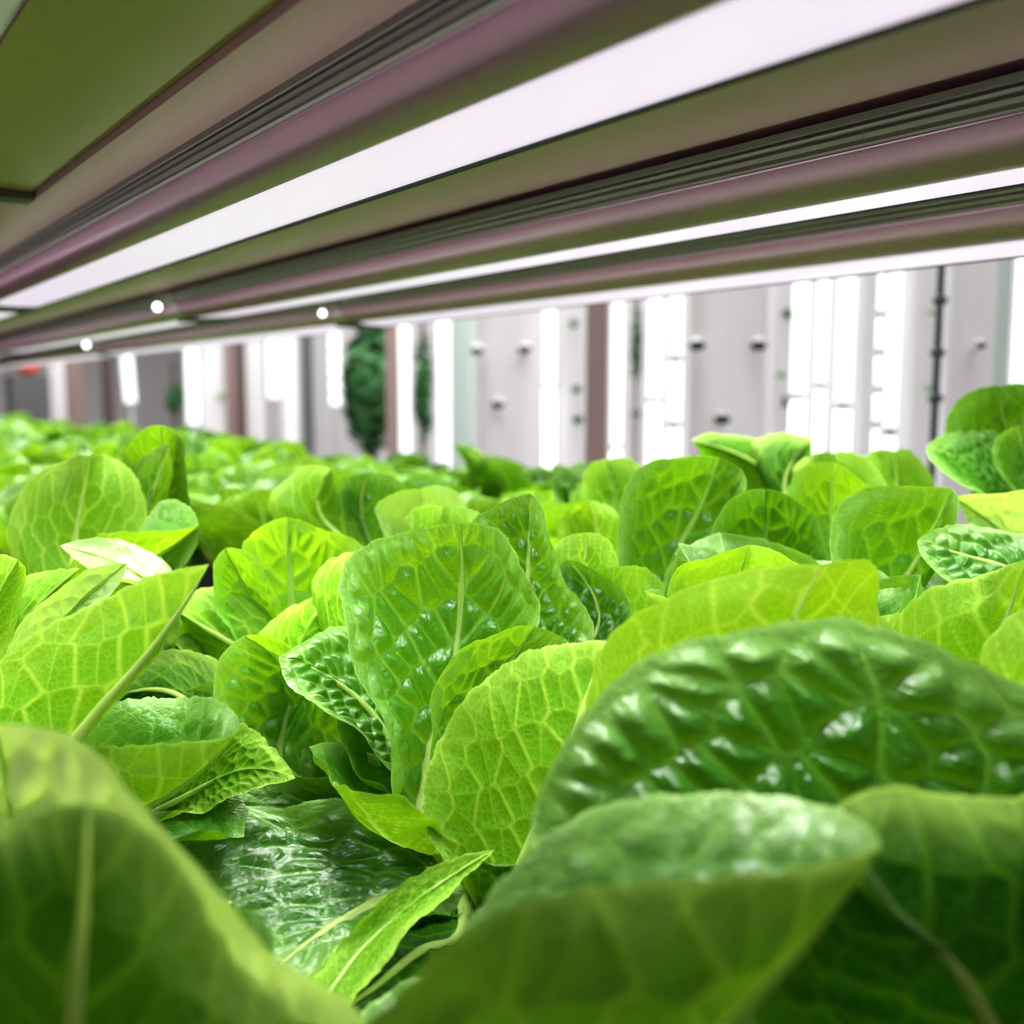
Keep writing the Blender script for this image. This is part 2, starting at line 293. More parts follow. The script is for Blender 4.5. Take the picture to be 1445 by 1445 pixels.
#HERO
exec(compile('''
HI=(221,301)
P1=plant(640,.44,'sharp upright romaine lettuce in the centre with puckered broad leaf, in focus')
leaf(P1,'a',[(597,1228,.43),(603,1080,.455),(640,935,.465),(650,850,.465),(648,738,.45)],[(572,1170,.425),(548,1060,.425),(522,980,.428),(490,900,.43),(477,825,.44),(505,778,.445),(570,750,.45)],[(618,1170,.43),(650,1060,.43),(690,1000,.43),(740,920,.435),(757,850,.44),(738,793,.448),(700,748,.45)],tint=.45,res=HI,amp=.0026,ruf=.0014,nb=8,seed=3)
leaf(P1,'a',[(700,1150,.46),(742,900,.50),(746,790,.507),(748,696,.50)],[(670,1000,.47),(650,850,.49),(655,748,.495),(700,712,.498)],[(800,1000,.465),(838,905,.475),(822,845,.482),(795,815,.487),(774,765,.492),(765,715,.498)],tint=.35,res=(141,181),amp=.0026,seed=5)
leaf(P1,'b',[(730,1150,.48),(790,880,.53),(822,800,.535),(828,752,.535)],[(740,950),(772,820),(780,772)],[(850,900),(870,800),(858,764)],d=.535,tint=.7,amp=.0006)
leaf(P1,'a',[(740,1150,.46),(825,930,.5),(845,865,.51),(800,790,.51)],[(760,960,.48),(783,860,.5),(784,805,.51)],[(860,980,.475),(890,885,.485),(872,830,.5),(835,800,.505)],tint=.15,amp=.002)
leaf(P1,'a',[(612,1190,.42),(650,1030,.432),(705,955,.434),(755,884,.425)],[(604,1120,.413),(610,1000,.414),(635,935,.415),(690,893,.418)],[(690,1120,.41),(790,1010,.41),(812,940,.412),(795,905,.417)],tint=.5,res=(141,181),amp=.0018)
leaf(P1,'b',[(705,1275,.385),(775,1130,.368),(820,1010,.368),(853,904,.375)],[(640,1230,.39),(603,1170,.392),(600,1095,.392),(645,1000,.39),(735,925,.385),(800,907,.38)],[(790,1220,.36),(880,1100,.36),(900,1000,.36),(885,930,.37)],tint=.58,res=HI,amp=.0007,seed=8)
leaf(P1,'a',[(595,1150,.455),(530,1010,.468),(455,950,.464),(393,928,.452)],[(575,1130,.445),(525,1050,.445),(460,1006,.444),(412,968,.447)],[(600,1000,.495),(540,915,.495),(480,884,.485),(425,908,.465)],tint=.55,res=(141,181),amp=.0024)
leaf(P1,'a',[(645,1250,.41),(560,1262,.40),(480,1300,.385),(385,1370,.36)],[(630,1200,.43),(585,1218,.428),(535,1148,.425),(460,1128,.42),(385,1142,.42),(310,1130,.42),(243,1166,.41),(290,1300,.38)],[(640,1290,.39),(580,1292,.38),(500,1350,.365),(430,1385,.355)],tint=.2,res=HI,amp=.0014,seed=13,rib=True,half='L')
leaf(P1,'a',[(560,1270,.47),(470,1160,.475),(350,1140,.465),(208,1158,.44)],[(540,1160,.48),(490,1088,.475),(400,1096,.47),(300,1110,.46),(240,1135,.45)],[(500,1280,.45),(350,1230,.44),(250,1185,.44)],tint=.15,amp=.0014,ruf=.003)
leaf(P1,'a',[(600,1290,.5),(520,1160,.5),(470,1080,.5),(440,1040,.5)],[(560,1180),(500,1100),(460,1060)],[(480,1230),(430,1130),(425,1070)],d=.5,tint=.3,amp=.0016)
leaf(P1,'b',[(640,1330,.5),(600,1340,.44),(520,1400,.42),(430,1460,.40)],[(620,1280),(540,1285),(450,1350)],[(660,1400),(600,1460),(500,1500)],d=.44,tint=.0,amp=.0008)
P4=plant(150,.27,'blurred pale romaine lettuce filling the lower left corner, nearest the lens')
leaf(P4,'a',[(90,1650,.26),(60,1350,.262),(20,1150,.258),(-10,1022,.245)],[(-250,1550,.25),(-330,1300,.25),(-230,1110,.25),(-110,1045,.248)],[(470,1560,.235),(505,1440,.228),(400,1350,.224),(310,1255,.224),(200,1140,.228),(125,1058,.234),(50,1026,.24)],pal=1.0,tint=1.0,amp=.0024,res=(121,161),wave=.001)
leaf(P4,'b',[(120,1700,.2),(105,1445,.195),(118,1280,.197),(125,1133,.207)],[(-220,1600,.205),(-220,1350,.207),(-80,1190,.21),(40,1146,.209)],[(440,1600,.205),(455,1480,.207),(330,1340,.21),(250,1225,.212),(190,1158,.209)],tint=.14,amp=.0008,res=(121,161),wave=.0006)
leaf(P4,'b',[(430,1440,.345),(520,1330,.36),(610,1255,.37),(698,1199,.375)],[(430,1390,.345),(520,1285,.365),(600,1228,.372)],[(490,1430,.34),(575,1310,.355),(650,1250,.368)],tint=.55,amp=.0005)
P3=plant(800,.26,'blurred romaine lettuce at the bottom centre whose folded leaf points right')
leaf(P3,'b',[(760,1700,.215),(890,1580,.2),(1030,1440,.2),(1150,1312,.205),(1243,1193,.21)],[(560,1640,.195),(500,1490,.187),(560,1405,.187),(680,1300,.19),(850,1250,.195),(1050,1234,.2),(1180,1214,.207)],[(640,1560,.245),(640,1345,.25),(740,1205,.25),(850,1138,.25),(1000,1120,.245),(1130,1126,.235),(1215,1158,.22)],tint=.22,half='L',amp=.0012,res=(141,181),wave=.0008,pal=.03)
P2=plant(1500,.32,'large dark puckered romaine lettuce on the right, its broad leaf lit from above')
leaf(P2,'a',[(1620,1400,.28),(1400,1270,.278),(1100,1200,.275),(900,1190,.27),(750,1190,.265)],[(1750,1200,.28),(1600,1030,.29),(1400,948,.295),(1280,896,.295),(1180,872,.295),(1060,886,.29),(930,920,.285),(840,985,.28),(778,1080,.272),(752,1150,.268)],[(1500,1500,.25),(1200,1380,.25),(950,1300,.25),(800,1230,.26)],tint=.22,res=HI,amp=.0036,nb=9,half='L',seed=21,wave=.0012)
leaf(P2,'b',[(1480,1650,.24),(1400,1450,.225),(1330,1345,.222),(1250,1270,.224),(1185,1135,.235)],[(1250,1600,.24),(1060,1450,.24),(1080,1280,.238),(1130,1180,.238)],[(1650,1600,.24),(1680,1320,.24),(1520,1140,.24),(1380,1122,.24),(1260,1108,.238)],tint=0,amp=.001,res=(121,161))
leaf(P2,'b',[(1130,1230,.34),(1080,1000,.342),(1110,900,.337),(1160,797,.33)],[(880,1180,.35),(828,990,.345),(862,895,.34),(950,836,.335),(1050,806,.332)],[(1320,1150,.35),(1290,950,.347),(1246,880,.343),(1243,820,.338),(1228,792,.332)],tint=1.0,amp=.0005,res=(121,161))
leaf(P2,'a',[(1300,1500,.3),(1050,1400,.3),(900,1330,.3),(780,1260,.3)],[(1200,1280),(1000,1230),(850,1200)],[(1100,1500),(900,1440),(790,1340)],d=.3,tint=.1)
P5=plant(40,.42,'romaine lettuce at the left with translucent pointed leaf showing netted veins')
leaf(P5,'b',[(65,1110,.375),(130,1015,.37),(200,935,.365),(250,868,.36),(295,796,.355)],[(-70,1080,.40),(-80,990,.40),(0,932,.39),(100,866,.38),(190,822,.37),(250,804,.36)],[(60,1080,.41),(110,990,.41),(190,910,.39),(250,845,.37)],tint=.72,res=HI,amp=.0009,half='L',seed=31,nb=7)
leaf(P5,'a',[(40,1080,.44),(35,950,.432),(95,870,.427),(179,795,.412)],[(-10,1000),(0,930),(25,885),(85,832),(135,803)],[(90,1010),(70,930),(120,872),(165,830)],d=.427,pal=.6,tint=.75,amp=.0016)
leaf(P5,'b',[(140,1170,.42),(205,1138,.383),(270,1098,.378),(337,1030,.375)],[(70,1110,.39),(95,1058,.38),(170,1053,.375),(260,1046,.372),(320,1040,.373)],[(90,1070,.45),(130,1005,.44),(200,985,.43),(260,982,.42),(312,990,.40),(336,1012,.385)],tint=.4,half='L',amp=.0009,res=(141,181))
leaf(P5,'b',[(160,1180,.43),(250,1130,.42),(340,1090,.41),(417,1098,.40)],[(210,1080,.43),(330,1020,.42),(385,1055,.41)],[(220,1160,.415),(290,1140,.405),(360,1115,.40)],tint=.45,amp=.0009)
leaf(P5,'b',[(-20,960,.48),(40,870,.48),(112,803,.47)],[(-30,860),(25,818),(70,803)],[(20,920),(85,860)],d=.48,tint=.75,amp=.0008)
leaf(P5,'b',[(-60,960,.45),(-10,850,.45),(25,790,.45)],[(-70,850),(-30,790)],[(20,900),(35,820)],d=.45,tint=.8,amp=.0008)
P6=plant(430,.58,'bright yellow-green romaine lettuce left of the centre head with glowing pale midrib')
leaf(P6,'a',[(425,960,.57),(413,860,.575),(405,730,.56)],[(360,900),(335,815),(342,770),(370,743)],[(470,900),(528,810),(500,765),(450,742)],d=.57,tint=.9,amp=.0018)
leaf(P6,'a',[(405,960,.55),(360,860,.55),(318,774,.54)],[(330,900),(303,840),(301,795)],[(412,900),(395,850),(377,808),(345,780)],d=.545,tint=.85,amp=.001)
leaf(P6,'b',[(500,950,.49),(500,860,.49),(537,780,.485)],[(455,880),(438,822),(462,788),(500,780)],[(545,900),(562,840),(558,800)],d=.49,tint=.9,amp=.0006)
leaf(P6,'b',[(435,1000,.5),(425,910,.5),(478,838,.5)],[(380,960),(366,895),(415,852)],[(500,960),(510,880)],d=.5,tint=1,amp=.0006)
leaf(P6,'b',[(430,960,.53),(340,915,.53),(250,862,.52)],[(405,890),(368,850),(322,829),(280,835)],[(350,990),(280,955),(248,905)],d=.53,tint=.6,amp=.0008)
leaf(P6,'a',[(500,1180,.49),(430,1110,.5),(395,1060,.505),(412,970,.505),(345,897,.49)],[(430,1150),(345,1065),(304,990),(312,930)],[(545,1110),(530,1040),(460,965),(400,905)],d=.497,tint=.75,amp=.0026,res=(121,161))
leaf(P6,'b',[(350,1060,.53),(290,960,.53),(240,900,.52)],[(380,960),(300,900)],[(280,1000),(235,940)],d=.53,tint=.4,amp=.0008)
leaf(P6,'b',[(320,1080,.5),(250,980,.5),(150,990,.5)],[(300,930),(220,920)],[(230,1020),(180,1010)],d=.5,tint=.15,amp=.0008)
P7=plant(150,.66,'romaine lettuce on the left whose round leaf shows a pale forked midrib')
leaf(P7,'b',[(100,860,.6),(108,760,.61),(128,644,.6)],[(40,840),(14,760),(24,700),(62,660),(100,646)],[(150,850),(202,780),(206,715),(187,668),(155,644)],d=.605,tint=.5,amp=.0005)
leaf(P7,'b',[(165,860,.63),(197,750,.63),(241,626,.62)],[(145,790),(160,710),(185,660)],[(222,760),(238,690)],d=.63,tint=.45,amp=.0005)
leaf(P7,'a',[(220,800,.69),(232,700,.69),(225,600,.66)],[(185,730),(172,650),(190,612)],[(275,760),(265,680),(255,622)],d=.67,tint=.35,amp=.001)
leaf(P7,'b',[(130,860,.575),(180,812,.57),(240,772,.57),(281,741,.565)],[(100,800,.56),(135,757,.55),(200,750,.55),(250,748,.555)],[(180,800,.6),(200,745,.6),(230,706,.6),(265,714,.585)],tint=.7,half='L',amp=.0006)
leaf(P7,'a',[(245,850,.5),(180,800,.51),(85,770,.49)],[(245,805,.53),(185,765,.525),(130,761,.51)],[(205,830,.48),(130,802,.48)],d=.5,pal=.6,tint=.8,amp=.001)
P12=plant(610,.68,'pale romaine lettuce just behind the centre head, its leaf tips greyish green')
leaf(P12,'a',[(600,800,.62),(600,750,.63),(592,690,.62)],[(550,765),(526,716),(552,697)],[(662,765),(655,715),(630,688)],d=.625,pal=.4,tint=.7,amp=.001)
leaf(P12,'b',[(630,820,.59),(620,770,.59),(625,716,.585)],[(590,780),(571,735),(585,719)],[(700,780),(690,735),(660,718)],d=.59,tint=.6,amp=.0006)
leaf(P12,'b',[(500,780,.68),(450,720,.68),(466,662,.67)],[(400,760),(380,700),(420,664)],[(500,730),(490,690)],d=.68,tint=.5,amp=.0006)
leaf(P12,'a',[(530,780,.7),(510,720,.7),(520,668,.7)],[(490,740),(480,690)],[(580,740),(570,685)],d=.7,tint=.2,amp=.001)
P8=plant(1050,.66,'romaine lettuce right of centre behind the glowing leaf, with forked pale midrib')
leaf(P8,'a',[(930,900,.62),(950,790,.612),(985,722,.605),(1015,646,.59)],[(870,850),(873,750),(879,697),(905,661),(960,643)],[(1010,880),(1035,800),(1052,720),(1050,672)],d=.6,tint=.22,amp=.0026)
leaf(P8,'a',[(1090,900,.57),(1082,790,.575),(1080,690,.56)],[(1010,890),(990,785),(1018,722),(1050,697)],[(1180,890),(1188,795),(1162,735),(1120,700)],d=.567,tint=.15,amp=.0026)
leaf(P8,'a',[(1180,880,.62),(1175,760,.635),(1172,652,.62)],[(1120,850),(1097,740),(1117,676),(1145,657)],[(1240,850),(1242,740),(1229,690),(1202,662)],d=.625,tint=.5,amp=.002)
leaf(P8,'a',[(1060,980,.43),(1040,870,.44),(1058,769,.435)],[(955,950),(938,870),(953,803),(1000,784)],[(1160,950),(1160,850),(1127,797),(1092,777)],d=.435,tint=.95,amp=.001)
leaf(P8,'b',[(900,960,.55),(860,870,.55),(865,800,.54)],[(830,900),(822,830)],[(950,900),(935,820)],d=.55,tint=.75,amp=.0008)
leaf(P8,'b',[(860,860,.66),(850,780,.66),(830,705,.65)],[(800,800),(790,735)],[(890,800),(880,740)],d=.66,tint=.6,amp=.0008)
P9=plant(1330,.62,'romaine lettuce at the right with broad pale leaf standing over a dark gap')
leaf(P9,'a',[(1235,940,.53),(1252,862,.54),(1302,775,.54),(1343,689,.53)],[(1190,900),(1173,775),(1184,716),(1215,691),(1280,685)],[(1270,910),(1290,840),(1332,775),(1352,716)],d=.535,tint=.3,amp=.0024)
leaf(P9,'a',[(1500,860,.5),(1430,805,.5),(1360,783,.495),(1294,764,.475)],[(1500,780,.53),(1445,757,.525),(1390,741,.515),(1340,741,.50),(1308,753,.485)],[(1480,880,.475),(1420,860,.472),(1345,828,.468),(1306,792,.468)],d=.49,tint=.4,amp=.0026)
leaf(P9,'a',[(1500,820,.57),(1440,770,.57),(1347,702,.55)],[(1540,740),(1460,692),(1390,695)],[(1430,810),(1380,755)],d=.56,pal=.55,tint=.75,amp=.0014)
leaf(P9,'b',[(1290,900,.56),(1260,860,.56),(1230,810,.56)],[(1230,880),(1215,840)],[(1290,850),(1270,820)],d=.56,tint=.5,amp=.001)
P10=plant(1560,.46,'yellow-green romaine lettuce cut off by the right edge of the picture')
leaf(P10,'b',[(1490,1100,.39),(1400,960,.392),(1425,860,.388),(1450,788,.38)],[(1350,1060),(1265,930),(1260,880),(1308,833),(1380,810)],[(1600,1050),(1610,900),(1540,810),(1490,790)],d=.385,tint=.7,amp=.0008,res=(121,161))
leaf(P10,'b',[(1560,1150,.33),(1500,1000,.33),(1510,840,.33)],[(1440,1070),(1387,965),(1393,905),(1440,860)],[(1660,1060),(1640,950),(1590,870)],d=.33,tint=.95,amp=.0004)
P11=plant(1470,.74,'tall dense romaine lettuce rising against the white towers at the right edge')
leaf(P11,'a',[(1450,740,.74),(1425,650,.74),(1412,545,.73)],[(1370,700),(1335,625),(1341,582),(1370,553)],[(1500,700),(1540,620),(1510,560),(1455,543)],d=.735,tint=.25,amp=.003)
leaf(P11,'a',[(1450,730,.71),(1385,665,.71),(1307,630,.69)],[(1440,640,.735),(1400,609,.73),(1345,610,.715)],[(1410,715,.675),(1350,682,.675),(1318,655,.68)],d=.70,tint=.4,amp=.002)
leaf(P11,'a',[(1500,760,.7),(1460,680,.7),(1435,600,.69)],[(1430,700),(1400,640)],[(1540,680),(1500,610)],d=.7,tint=.45,amp=.002)
leaf(P11,'a',[(1520,760,.72),(1500,650,.72),(1480,560,.72)],[(1450,680),(1440,600)],[(1580,660),(1540,580)],d=.72,tint=.35,amp=.002)
P13=plant(1120,.80,'dark romaine lettuce with spread pointed leaves in front of the bright tubes')
leaf(P13,'b',[(1110,730,.8),(1085,670,.8),(975,622,.78)],[(1040,680),(1000,650)],[(1100,640),(1040,613)],d=.79,tint=.15,amp=.001)
leaf(P13,'b',[(1110,730,.78),(1110,670,.78),(1147,620,.77)],[(1080,680),(1060,625),(1090,612)],[(1150,690),(1145,650)],d=.78,tint=.12,amp=.001)
leaf(P13,'b',[(1190,760,.74),(1190,690,.74),(1175,640,.73)],[(1130,710),(1120,662),(1145,643)],[(1255,720),(1250,680),(1220,645)],d=.74,tint=.4,amp=.001)
leaf(P13,'b',[(1260,780,.76),(1265,700,.76),(1262,637,.75)],[(1215,720),(1205,665),(1230,640)],[(1315,720),(1312,670),(1295,642)],d=.76,tint=.5,amp=.001)
leaf(P13,'b',[(870,780,.74),(865,700,.74),(862,648,.73)],[(825,720),(822,670)],[(912,720),(906,665),(890,650)],d=.74,tint=.35,amp=.001)
''','hero','exec'))
# ------------------------------------------------------------------ generic rosettes
def gen_leaf(seed,L,W,tilt,curl,nu=25,nv=37,nb=7,amp=.0012):
    g=np.random.default_rng(seed); t=np.linspace(0,1,9)
    ang=math.radians(tilt)*(0.9-.1*t)+math.radians(curl)*t**2*1.2           # from vertical, leaning outwards (+x)
    ds=L/8; x=np.concatenate([[0],np.cumsum(np.sin(ang[:-1])*ds)]); z=np.concatenate([[0],np.cumsum(np.cos(ang[:-1])*ds)])
    side=g.normal(0,.006)
    Mr=np.stack([x+.008,side*t**2,z],1)
    w=W*np.array([.10,.16,.30,.55,.80,.97,1,.80,0.0])*np.where(t>.99,0,1)
    cup=g.uniform(.25,.6)
    nx=-np.cos(ang); nz=np.sin(ang)                                          # towards the upper (inner) side
    out=[]
    for s in (1,-1):
        c=cup*w*(1+.3*s*g.normal(0,.5)); Rl=Mr.copy(); Rl[:,1]+=s*w; Rl[:,0]+=nx*c; Rl[:,2]+=nz*c*.8; Rl[-1]=Mr[-1]; out.append(Rl)
    me,Mr2,nm,W2=leaf_mesh('leaf',Mr,out[0],out[1],nu,nv,seed,amp,.003,nb,False,1.0,wave=.0022)
    return me,rib_mesh('midrib',Mr2,nm,W2)
KINDS=[]
for i in range(14):
    f=i/13
    g=random.Random(i*7+1)
    KINDS.append(gen_leaf(500+i,L=.125+.045*f+g.uniform(-.008,.008),W=.034+.012*g.random()+.006*f,tilt=10+34*f,curl=-10+g.uniform(0,45)*(.4+f),nu=31,nv=45))
def rosette(e,n,s,hgt,rs,tints=(.25,.8),ribs=False,low=0):
    for i in range(n):
        f=1-i/max(n-1,1); k=min(13,max(0,int(f*13+rs.uniform(-1.5,1.5)))); 
        if low: k=rs.randint(7,13)
        o=bpy.data.objects.new('leaf',KINDS[k][0]); COL.objects.link(o); o.parent=e
        a=i*2.39996+rs.uniform(-.3,.3); sc=s*rs.uniform(.88,1.12)
        o.rotation_euler=(rs.uniform(-.12,.12),rs.uniform(-.1,.15)+(.35 if low else 0),a); o.scale=(sc,sc,sc*hgt)
        o['tint']=rs.uniform(*tints)
        if ribs:
            r=bpy.data.objects.new('midrib',KINDS[k][1]); COL.objects.link(r); r.parent=o
rs=random.Random(5)
# lower skirt leaves of the near plants
for p in plants:
    near=depth(p.c)<.36
    n=7
    for i in range(n):
        k=rs.randint(5,12); o=bpy.data.objects.new('leaf',KINDS[k][0]); COL.objects.link(o); o.parent=p.e
        sc=rs.uniform(.5,.66)*(.8 if near else 1); o.scale=(sc,sc,sc); o.rotation_euler=(0,.35,i*6.283/n+rs.uniform(-.3,.3)); o['tint']=rs.uniform(.1,.45)
heroXY=[p.c for p in plants]
rows=[(.70,'row along the aisle edge'),(.53,'row under the third light bar'),(.36,'row under the second light bar'),(.19,'row under the widest light bar')]
words=['first','second','third','fourth','fifth','sixth','seventh','eighth','ninth','tenth','eleventh','twelfth','thirteenth','fourteenth','fifteenth','sixteenth','seventeenth','eighteenth','nineteenth','twentieth']+['far']*60
ngen=0
for ri,(X0,rn) in enumerate(rows):
    q=0; Y=.30+(.08 if ri%2 else 0)
    while Y<5.2:
        X=X0+rs.uniform(-.02,.02); y=Y+rs.uniform(-.02,.02); Y+=.165
        P=np.array([X,y,BZ]); d=depth(P)
        if d<.45: continue
        px,py=pix(np.array([X,y,-.07]))
        mg=.11*FPX/d
        if px<-mg or px>1445+mg: continue
        if min(np.linalg.norm(P-h) for h in heroXY)<.12: continue
        if d>3.9: continue
        e=empty('romaine_lettuce',(X,y,BZ)); e.rotation_euler=(0,0,rs.uniform(0,6.28)); q+=1; ngen+=1
        if q<=10 and d<2.2: lab=f"soft-focus green romaine lettuce, {words[q-1]} plant back in the {rn}"; 
        else: lab='tiny blurred green lettuce among the massed crowns at the far left end of the bed'
        tag(e,lab,'lettuce','romaine lettuces further back in the grow bed' if q<=10 and d<2.2 else 'far blurred lettuces')
        rosette(e,15 if d<1.3 else 12,1.0*rs.uniform(.84,1.0),rs.uniform(.92,1.0),rs,tints=(0,.72),ribs=d<1.0)
# ------------------------------------------------------------------ grow bed and rack
HC=.12
b=MB(); b.box(-.35,.80,-.3,5.4,-.30,BZ-.001); bed=b.build('grow_bed',M_bed)
tag(bed,'black grow bed carrying all the lettuce rows','grow bed')
b=MB(); b.box(.80,.815,-.3,5.4,-.31,BZ+.012); b.build('side_rim',M_alu,bed)
tray=empty('upper_shelf_tray',(0,0,HC)); tag(tray,'underside of the tan metal shelf above that holds the light bars','shelf')
def tp(mb,name,m,smooth=False): return mb.build(name,m,tray,smooth,loc=(0,0,-HC))
b=MB(); b.box(.14,.69,-.6,5.6,HC,HC+.02); b.box(-.45,.02,-.6,5.6,HC,HC+.02); b.box(.02,.14,.72,5.6,HC,HC+.02); b.box(.02,.04,-.6,.72,HC,HC+.02); tp(b,'tan_panel',M_ceil)
b=MB(); b.box(.075,.1395,-.6,.70,HC+.004,HC+.012); tp(b,'green_tinted_sheet',M_sheet)
b=MB(); b.box(.02,.1395,.70,.72,HC-.001,HC+.02); tp(b,'cross_bar',M_postd)
b=MB(); 
for k,x in enumerate((.042,.053,.064)): b.extrude([(x,HC+.006),(x+.002,HC+.001),(x+.006,HC+.001),(x+.009,HC+.006)],-.6,.70)
b.box(.040,.0745,-.6,.70,HC+.0061,HC+.012); tp(b,'pale_rail',M_tower)
# light bars: housing profile from the ridge at the shelf to the diffuser
lampname={0:'light bar nearest the camera, above the left of the picture',1:'widest glowing light bar crossing the top of the picture',2:'second light bar, thin glowing strip below the widest one',3:'third and lowest light bar above the aisle edge of the bed'}
seg_names=['nearest section of the','middle section of the','far section of the','farthest section of the']
AREA=[]
def light_bar(bi,si,y0,y1):
    xr=(1.408-1.697+1.697*bi)*HC; 
    e=empty('led_light_bar',(xr,(y0+y1)/2,HC-(.0046 if bi==2 else 0))); e.rotation_euler[1]={0:0,1:0,2:-.072,3:.06}[bi]; tag(e,f"{seg_names[si]} {lampname[bi]}",'light bar','long light bars under the shelf')
    h=HC; w=.555*h; ym=(y0+y1)/2; a,c=y0-ym+.004,y1-ym-.004
    # ridged flange
    def sy(p): return p+[(w-x,z) for x,z in p[::-1]]
    rid=[(0,0),(0,-.003),(.0015,-.004),(.0,-.0052),(.0015,-.0072),(0,-.0085),(.001,-.0105),(.0,-.0125),(.0018,-.0139)]
    MB().extrude(sy(rid),a,c).build('ridged_flange',M_ridge,e)
    bod=[(.0018,-.0139)]+[(.0018+.0102*(1-math.cos(t)),-.0139-.0178*math.sin(t)) for t in np.linspace(.0,1.2,10)]
    bod=[(.001,-.0140)]+[(.0005+.0125*(1-math.cos(t))**1.1,-.0145-.0175*math.sin(t)) for t in np.linspace(0.05,1.45,12)]
    MB().extrude(sy(bod),a,c).build('housing',M_alu,e,True)
    x0,z0=bod[-1]; 
    dif=[(x0+.0005,z0+.001)]+[(x0+.0005+(w-2*x0-.001)*t,z0-.0002-(.0006 if bi<3 else .0022)*math.sin(math.pi*t)**.6) for t in np.linspace(0,1,13)]+[(w-x0-.0005,z0+.001)]
    MB().extrude(dif,a+.026,c-.026).build('diffuser',M_diff,e,True)
    MB().box(w-x0-.0004,w-x0+.0022,a,c,z0-.0012,z0+.001).build('edge_lip',M_dark,e)
    for ya,yb in ((a-.004,a+.0262),(c-.0262,c+.004)): MB().box(x0-.0012,w-x0+.001,ya,yb,z0-.0028,-.004).build('joint_cover',M_dark,e)
    for yy in (a,c): MB().extrude([(x*1.0,z) for x,z in sy(bod)][0:1]+[(x,z-.0004) for x,z in sy(bod)[1:-1]]+[(sy(bod)[-1])],yy-.003,yy+.003).build('end_cap',M_cap,e)
    L=bpy.data.lights.new('led_strip','AREA'); L.shape='RECTANGLE'; L.size=.030; L.size_y=(c-a)-.03; L.energy=LP*(c-a); L.spread=math.radians(125); L.color=(1,.965,.97)
    U2=bpy.data.lights.new('shelf_fill','AREA'); U2.shape='RECTANGLE'; U2.size=.006; U2.size_y=c-a; U2.energy=LP*(c-a)*.013; U2.color=(.88,1,.90)  # added up-facing fill that brightens the shelf underside, not part of the bars
    for xx in (-.007,w+.007) if si<2 else ():
        uo=bpy.data.objects.new('shelf_fill',U2); COL.objects.link(uo); uo.parent=e; uo.location=(xx,0,z0+.006); uo.rotation_euler=(math.pi,0,0)
    lo=bpy.data.objects.new('led_strip',L); COL.objects.link(lo); lo.parent=e; lo.location=(w/2,0,z0-.006)
LP=2.75
G=[-.01,1.17,2.35,3.53,4.71]
for bi in range(4):
    for si in range(4):
        if bi==0 and si>1: continue
        y0,y1=G[si],G[si+1]
        if si==0: y0=.09 if bi else .26
        
        light_bar(bi,si,y0,y1)
for (x,y,X,lab) in ((222,433,.362,'small round glint on the second light bar, upper of the three'),(455,442,.563,'small round glint beside the third light bar, rightmost of the three'),(122,487,.563,'small round glint low at the left, farthest of the three')):
    P=atX(x,y,X); e=empty('bar_glint',tuple(P)); tag(e,lab,'clip','small glints under the shelf')
    MB().sphere((0,0,0),.0042*(1 if X<.5 else .9)*(1 if x>150 else 1.5)).build('glint_bead',M_glint,e,True)  # emissive bead stands in for a bright glint at the bar
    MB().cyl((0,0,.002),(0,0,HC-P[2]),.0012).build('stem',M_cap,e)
# ------------------------------------------------------------------ room
def sbox(name,x0,x1,y0,y1,z0,z1,m): return struct(MB().box(x0,x1,y0,y1,z0,z1).build(name,m))
sbox('floor',-2,5,-2,14,-1.25,-1.2,M_floor); sbox('ceiling',-2,5,-2,14,2.0,2.05,M_wall)
sbox('wall_right',4.6,4.7,-2,14,-1.2,2.0,M_wall); sbox('wall_far',-2,4.6,13.9,14,-1.2,2.0,M_wall)
# things beyond the bed: vertical towers, tubes and posts, by picture column and distance X
ZB,ZT=-1.2,1.6
def foot(x,X): P=atX(x,540,X); return P,depth(P)
def vbox(name,x0,x1,X,m,label,cat,group=None,thick=.06,round_=False,z0=ZB,z1=ZT,lean=0):
    P,d=foot((x0+x1)/2,X); w=(x1-x0)/FPX*d
    e=empty(name,(P[0],P[1],0 if z0!=ZB else ZB)); e.rotation_euler=(lean,0,-math.atan2(P[0],P[1])*0-TH); tag(e,label,cat,group)
    off=e.location.z; return e,P,d,w,off
def rounded(w,t,r,n=5):
    pr=[]
    for cx,cy,a0 in ((w/2-r,t/2-r,0),(-w/2+r,t/2-r,90),(-w/2+r,-t/2+r,180),(w/2-r,-t/2+r,270)):
        for i in range(n+1): a=math.radians(a0+90*i/n); pr.append((cx+r*math.cos(a),cy+r*math.sin(a)))
    return pr
def column(pr,z0,z1):
    n=len(pr); V=[(x,y,z) for z in (z0,z1) for x,y in pr]; Fc=[(i,(i+1)%n,n+(i+1)%n,n+i) for i in range(n)]+[tuple(range(n))[::-1],tuple(range(n,2*n))]; return V,Fc
